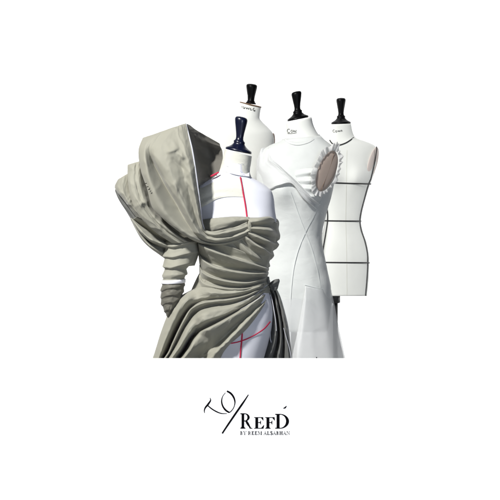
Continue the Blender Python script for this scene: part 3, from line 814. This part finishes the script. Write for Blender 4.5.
so = Bag()
so.add(*skirt_layer(259.5, 328, 240, 346, 27, 47, 278, 368, 0, 2 * math.pi, .13, nt=160))
so.build('skirt', M['sheer'], wg, thick=0)
mesh('skirt_gore', *B.loft([
    [(305.5, 286, 2.2j), (302.5, 305, 36), (298, 330, 44), (293.5, 350, 47), (291, 366, 49)],
    [(307, 286.4, 3j), (305.5, 305, 38), (303, 330, 47), (300, 350, 51), (298.5, 366, 53)],
    [(314, 287.6, 2.6j), (314.5, 305, 33), (315, 330, 42), (315.5, 350, 46), (316, 366, 48)],
    [(322, 289, 2.4j), (325, 305, 26), (328, 330, 34), (330, 350, 38), (331.5, 366, 40)],
    [(331.5, 291, 0), (334.5, 305, 4), (339.4, 330, 6), (343.6, 350, 8), (347, 366, 9)]], n=70, sub=9, wr=.5, seed=24), M['sheer'], wg, thick=0)
mesh('button', *B.ellipsoid((316.6, 357.6, 47.5), (.6, 0, 0), (0, .6, 0), (0, 0, .5), nu=8, nv=12), M['ink'], wg)

# ================================================================== RIGHT FORM
Cc = Form(6.6, [
    (124, 330.5, 351, 10, 10, -.04), (132, 330, 352.5, 10.5, 11, -.04), (138.5, 328.5, 356, 12, 13, -.03), (141.5, 324, 366, 13.4, 14.6), (144.5, 317, 373, 14.4, 16), (147.5, 313, 376.6, 15, 17), (152, 311, 378.8, 16, 18), (160, 311.5, 378.2, 17, 18.5),
    (170, 313, 375.4, 18, 19), (180, 315, 372, 19, 19), (190, 317, 368.3, 18.5, 18), (205, 321, 364, 16.5, 16.5), (214, 323, 362, 15.6, 16), (222, 324, 361, 15.2, 16), (232, 322.5, 363, 16, 18),
    (245, 319, 367.3, 18.5, 22), (260, 317, 369.3, 20, 24), (275, 317, 369, 20, 24), (296, 319, 367.2, 19.5, 23)], bumps=((333, 178, 9, 10, 5), (358, 178, 9, 10, 5)))
rx, ry, _ = at(337, 300, Cc.D)
rf = thing('dress_form', 'bare cream dress form marked with black tape lines and black knob, beside the ruffled armhole', 'dress form', (rx, ry, 0), 'dress forms on stands')
rt = mesh('torso', *Cc.shell(124, 296, ny=110, nt=80, caps=True), M['canvas'], rf)
mesh('knob', *Cc.lathe((341, 124), KNOB, lean=0.0, slope=-.03, sc=0.745), M['black'], rf)
stand(Cc, rf, 335.4, 296, collar=(302.5, 0.0265))
for y, sl_ in ((183.2, .035), (221, .012), (262.6, .01)):
    mesh('tape', *Cc.band(y, 1.25, sl_, .45), M['black_tape'], rf, thick=0.0006)
for pts, w in (([(370.6, 180), (368.6, 185), (364.4, 200), (361.4, 212), (360.2, 221), (361.4, 230), (365, 241), (367.6, 253), (368, 264), (367.2, 280), (365.8, 296)], 1.1),
               ([(317, 176), (322, 192), (326, 205), (327.4, 213), (327.4, 221), (325.4, 235), (323, 250), (322, 270), (323, 296)], 1.1),
               ([(329.6, 140), (332, 143.2), (337, 145.3), (345, 143.2), (350.6, 139.9), (353.8, 137.4)], 1.1)):
    mesh('tape', *Cc.ribbon(pts, w, .6, n=80), M['black_tape'], rf, thick=0.0006)
mesh('tape', *Cc.tube([(376.6, 146.6, 10.5), (376.6, 150, 11.4), (375.6, 158, 9.9), (373.2, 170, 8.9), (370.7, 180.2, 8.2)], .5, n=50), M['black_tape'], rf)
mesh('princess_seam', *Cc.ribbon([(347, 150), (346.6, 165), (346.4, 183), (346, 205), (345.8, 221), (346.4, 245), (346.8, 270), (347, 295.5)], .35, .25, n=60), M['muslin'], rf)
mesh('arm_plate', *Cc.ellipsoid((372.6, 163.4, 8.4), (-4.2, 16.4, 0), (4.4, .6, -6.0), (1.2, 0, 1.0)), M['pale_linen'], rf)
stamp_c = [[(334.6, 130), (333.4, 129.8), (332.8, 131), (333.4, 132.2), (334.8, 132)], [(336, 130.4), (335.4, 131.4), (336.2, 132.3), (337, 131.2), (336, 130.4)],
           [(337.8, 130.2), (338.2, 131.8), (339, 130.4), (339.6, 131.8), (340.3, 130)], [(341, 131.6), (341.6, 129.9), (342.2, 131.5)]]
strokes(Cc, stamp_c, .34, .4, 'stamp', M['ink'], rf)

# ================================================================== BACK FORM
Dd = Form(6.0, [
    (105, 240, 261, 10, 10, .24), (112, 238.5, 260, 10.5, 11, .14), (117.5, 236, 259.6, 12, 12, .06), (121.5, 228, 262, 13, 14), (127, 219, 267.5, 15, 17), (133, 210.5, 272.5, 18, 19),
    (140, 206.5, 274, 19, 20), (150, 204.5, 274, 21, 21), (165, 206, 273, 23, 22), (180, 209, 271, 24, 22), (200, 214, 268, 21, 20), (225, 219, 264, 18, 18), (260, 214, 268, 23, 25),
    (290, 215, 267, 22, 24)], bumps=((227, 180, 10, 11, 5), (253, 180, 10, 11, 5)))
bx, by, _ = at(242, 290, Dd.D)
bf_ = thing('dress_form', 'cream dress form standing farthest back, script on its neck under a wooden disc', 'dress form', (bx, by, 0), 'dress forms on stands')
mesh('torso', *Dd.shell(105, 290, ny=100, nt=72, caps=True), M['canvas'], bf_)
mesh('neck_disc', *Dd.lathe((250.6, 105.2), [(0, 10.9), (.9, 10.9), (1.2, 10.4)], slope=.24), M['wood'], bf_)
mesh('knob', *Dd.lathe((250.8, 104), [(0, 5.0), (1.2, 5.0), (2, 4.2), (4, 3.3), (8, 3.7), (12, 4.6), (16, 5.3), (18, 5.5), (19.2, 5.1), (20, 3.5), (20.3, .5)], lean=.05, slope=.1),
     M['black'], bf_)
stand(Dd, bf_, 242, 290)
stamp_d = [[(240.9, 108.6), (241.4, 105.9), (242.2, 106.4), (241.6, 107.5)], [(243.8, 106.4), (243, 107.8), (243.9, 108.6), (244.9, 107), (244.4, 108.9)],
           [(245.8, 107), (246.4, 109), (247.4, 107.6), (248.2, 109.3), (249.2, 107.6)], [(250.8, 108), (250, 109.2), (250.9, 110.1), (251.8, 109.4)],
           [(254.2, 107.6), (252.9, 109.4), (253.6, 110.8), (255, 109.8), (254.4, 111.4)]]
strokes(Dd, stamp_d, .45, .4, 'stamp', M['ink'], bf_)
mesh('arm_plate', *Dd.ellipsoid((272.4, 144, 0), (-1, 11, 0), (2.4, .4, -5), (.8, 0, .5)), M['linen'], bf_)

# ================================================================== WHITE BOARD WITH THE LETTERING
YB = 3.2
zt = at(0, 358.8, YB)[2]
x0, x1 = -1.05, 1.05
bd = thing('display_board', 'low white board with black logo lettering, standing in front of the dress forms', 'board', (0, YB + .01, 0))
bv = [(x, y, z) for z in (0, zt) for y in (YB, YB + .018) for x in (x0, x1)]
mesh('panel', bv, [(0, 1, 5, 4), (2, 6, 7, 3), (0, 4, 6, 2), (1, 3, 7, 5), (4, 5, 7, 6), (0, 2, 3, 1)], M['board'], bd, smooth=False)


class Ink:
    def __init__(self): self.b = Bag(); self.k = 0

    def poly(self, pts):
        y = YB - .0005 - .0000015 * self.k; self.k += 1
        self.b.add([at(p[0], p[1], YB)[0:1] + (y,) + at(p[0], p[1], YB)[2:3] for p in pts], [tuple(range(len(pts)))])

    def strip(self, L, R):
        y = YB - .0005 - .0000015 * self.k; self.k += 1
        V = []
        for a, b in zip(L, R):
            for p in (a, b):
                q = at(p[0], p[1], YB); V.append((q[0], y, q[2]))
        self.b.add(V, grid_faces(len(L), 2))

    def stroke(self, pts, wid, n=40):
        C = catmull(pts, n)
        T = np.gradient(C, axis=0); T /= np.linalg.norm(T, axis=1)[:, None] + 1e-9
        Nn = np.stack([-T[:, 1], T[:, 0]], 1)
        ws = 0.35 + np.interp(np.linspace(0, 1, n), np.linspace(0, 1, len(wid)), wid)[:, None]
        self.strip(C + Nn * ws / 2, C - Nn * ws / 2)


def letter(I, ch, x, base, h, T=.18, t=.065, wx=1.0):
    """serif capital drawn with its left at x and foot at base; returns its advance"""
    def P(a, b): return (x + a * h * wx, base - b * h)
    def rect(a, b, c, d): I.poly([P(a, b), P(c, b), P(c, d), P(a, d)])
    def poly(*p): I.poly([P(*q) for q in p])
    s = .085
    def foot(a, b): rect(a - s, 0, b + s, t); poly((a - s * .5, t), (a, t + .07), (a, t)); poly((b, t + .07), (b + s * .5, t), (b, t))
    def head(a, b): rect(a - s, 1 - t, b + s, 1)
    def stem(a, w=T): rect(a, 0, a + w, 1)
    def bowl(cx, cy, ro, rO, ri, rI):
        A_ = np.linspace(-math.pi / 2, math.pi / 2, 24)
        I.strip([P(cx + ro * math.cos(q), cy + rO * math.sin(q)) for q in A_], [P(cx + ri * math.cos(q), cy + rI * math.sin(q)) for q in A_])
    if ch == ' ': return .3 * h * wx
    if ch == 'R':
        stem(.1); foot(.1, .1 + T); rect(.015, 1 - t, .32, 1); bowl(.3, .735, .36, .265, .2, .215); rect(.25, .47, .32, .47 + t)
        poly((.34, .5), (.5, .5), (.6, .36), (.56, .14), (.44, .3)); poly((.46, .36), (.6, .36), (.74, .07), (.84, .035), (.86, 0), (.66, 0)); return .86 * h * wx
    if ch == 'D':
        stem(.1); rect(.015, 1 - t, .32, 1); rect(.015, 0, .32, t); bowl(.3, .5, .55, .5, .37, .45); return .93 * h * wx
    if ch == 'B':
        stem(.1); rect(.015, 1 - t, .32, 1); rect(.015, 0, .32, t); rect(.2, .5, .32, .5 + t)
        bowl(.3, .76, .27, .24, .13, .195); bowl(.3, .265, .33, .265, .18, .22); return .74 * h * wx
    if ch in 'EFL':
        stem(.1)
        if ch == 'L': head(.1, .1 + T)
        else:
            rect(.015, 1 - t, .66, 1); poly((.66, 1), (.68, .7), (.65, .7), (.5, 1 - t)); rect(.2, .5, .47, .5 + t); poly((.5, .36), (.5, .7), (.47, .7), (.41, .525), (.47, .36))
        if ch == 'F': foot(.1, .1 + T); return .72 * h * wx
        rect(.015, 0, .68, t); poly((.68, 0), (.73, .32), (.7, .32), (.52, t)); return .78 * h * wx
    if ch == 'Y':
        poly((.02, 1), (.2, 1), (.48, .46), (.33, .42)); poly((.74, 1), (.8, 1), (.48, .46), (.44, .46)); rect(.33, 0, .48, .46); foot(.33, .48)
        rect(-.03, 1 - t, .3, 1); rect(.64, 1 - t, .88, 1); return .84 * h * wx
    if ch == 'M':
        rect(.1, 0, .15, 1); poly((.1, 1), (.27, 1), (.57, .2), (.5, 0)); poly((.86, 1), (.9, 1), (.53, 0), (.5, .0)); stem(.83); foot(.1, .15); foot(.83, .83 + T)
        rect(.015, 1 - t, .2, 1); rect(.9, 1 - t, 1.06, 1); return 1.08 * h * wx
    if ch == 'A':
        poly((.06, 0), (.12, 0), (.42, .93), (.4, 1)); poly((.38, 1), (.45, 1), (.82, 0), (.64, 0)); rect(.2, .3, .6, .3 + t); rect(-.01, 0, .2, t); rect(.55, 0, .9, t); return .86 * h * wx
    if ch == 'S':
        I.stroke([P(*q) for q in ((.52, .74), (.47, .93), (.3, .975), (.13, .86), (.14, .7), (.32, .53), (.5, .38), (.52, .18), (.34, .025), (.14, .07), (.08, .28))],
                 [.03 * h, .05 * h, .05 * h, .1 * h, .14 * h, .16 * h, .16 * h, .12 * h, .05 * h, .05 * h, .03 * h]); return .62 * h * wx
    if ch == 'H':
        stem(.1); stem(.62); rect(.25, .48, .62, .48 + t)
        for a in (.1, .62): foot(a, a + T); head(a, a + T)
        return .92 * h * wx
    if ch == 'N':
        rect(.1, 0, .15, 1); rect(.74, 0, .79, 1); poly((.08, 1), (.26, 1), (.79, .12), (.79, 0), (.74, 0)); foot(.1, .15); rect(.66, 1 - t, .88, 1); rect(.01, 1 - t, .2, 1); return .92 * h * wx
    return 0


I = Ink()
letter(I, 'R', 240.1, 428.6, 15.4, wx=.94)
letter(I, 'E', 253.9, 428.6, 11.5, T=.2, wx=1.22)
letter(I, 'F', 265.0, 428.6, 11.5, T=.2, wx=1.26)
letter(I, 'D', 274.9, 428.6, 14.8, wx=1.12)
I.stroke([(283.2, 408.2), (284.6, 407.9), (286.6, 405.9)], [.3, 1.2, .15], n=12)
xx = 240.2
text = 'BY REEM ALSABHAN'
tot = 0
adv = []
tmp = Ink()
for ch in text:
    a = letter(tmp, ch, 0, 0, 3.6, wx=1.0); adv.append(a)
sp = (49.6 - sum(adv)) / (len(text) - 1)
for ch, a in zip(text, adv):
    letter(I, ch, xx, 434.8, 3.6, T=.2, t=.11)
    xx += a + sp
I.b.build('lettering', M['ink'], bd, smooth=False)
I2 = Ink()
I2.stroke([(210.0, 397.8), (210.6, 400), (208.2, 404), (205.2, 407.8), (204.3, 410.4), (204.5, 413)], [.2, 1.0, 1.5, 1.3, .8, .2])
I2.stroke([(207.2, 405), (211.5, 408.6), (216.5, 411.6), (221.5, 413.4), (227, 413.5)], [.7, .9, .9, .6, .15])
I2.stroke([(225.4, 392.6), (222.6, 396.4), (221.6, 401.4), (223, 406.6), (226, 410.4), (229.2, 412.4)], [.1, .3, .9, 1.2, 1.5, 1.2])
I2.stroke([(226.9, 391), (230.6, 393.2), (233.6, 397.2), (234.9, 402), (233.8, 407.2), (231, 411.2), (229, 412.6)], [1.3, 1.6, 1.5, 1.0, .4, .4, .6])
I2.stroke([(248.4, 394.6), (244.5, 400.6), (235.5, 413.6), (226, 427.6), (222.2, 433.4)], [.5, 1.5, 1.5, 1.4, 1.1])
I2.b.build('emblem', M['ink'], bd, smooth=False)

# ================================================================== LIGHT
def area(name, loc, aim, power, size, col=(1, 1, 1), size_y=None, spread=None):
    l = bpy.data.lights.new(name, 'AREA')
    l.energy = power; l.color = col; l.size = size
    if size_y: l.shape = 'RECTANGLE'; l.size_y = size_y
    if spread: l.spread = math.radians(spread)
    o = bpy.data.objects.new(name, l)
    COL.objects.link(o)
    o.location = loc
    d = Vector(aim) - Vector(loc)
    o.rotation_euler = d.to_track_quat('-Z', 'Y').to_euler()
    return o


area('key_lamp', (-3.2, -0.4, 5.9), (0.05, 4.5, 1.05), 920, 0.55, (1.0, 0.99, 0.97))
area('fill_lamp', (1.9, -1.5, 1.5), (0.1, 4.2, 1.0), 74, 1.6, (0.74, 0.83, 1.0))
for x in (-2.6, 2.6):  # unseen lamps added to blow the backdrop out to white
    area('backdrop_lamp', (x, 6.9, 0.95), (x * .35, 8.6, 0.55), 50, 0.5, size_y=1.8)
area('backdrop_lamp', (0, 6.9, 3.7), (0, 8.6, 1.7), 30, 2.6, size_y=0.5)

w = bpy.data.worlds.new('World'); SC.world = w; w.use_nodes = True
bgn = w.node_tree.nodes['Background']
bgn.inputs['Color'].default_value = (0.55, 0.68, 1.0, 1); bgn.inputs['Strength'].default_value = 0.03

cam = bpy.data.cameras.new('camera'); co = bpy.data.objects.new('camera', cam); COL.objects.link(co)
co.location = (0, 0, H); co.rotation_euler = (math.pi / 2, 0, 0)
cam.sensor_width = 36; cam.lens = 36 * F / 500; cam.clip_end = 100; cam.clip_start = .05
SC.camera = co
SC.render.engine = 'CYCLES'
SC.view_settings.view_transform = 'Standard'; SC.view_settings.look = 'None'
SC.cycles.max_bounces = 8; SC.cycles.transparent_max_bounces = 16
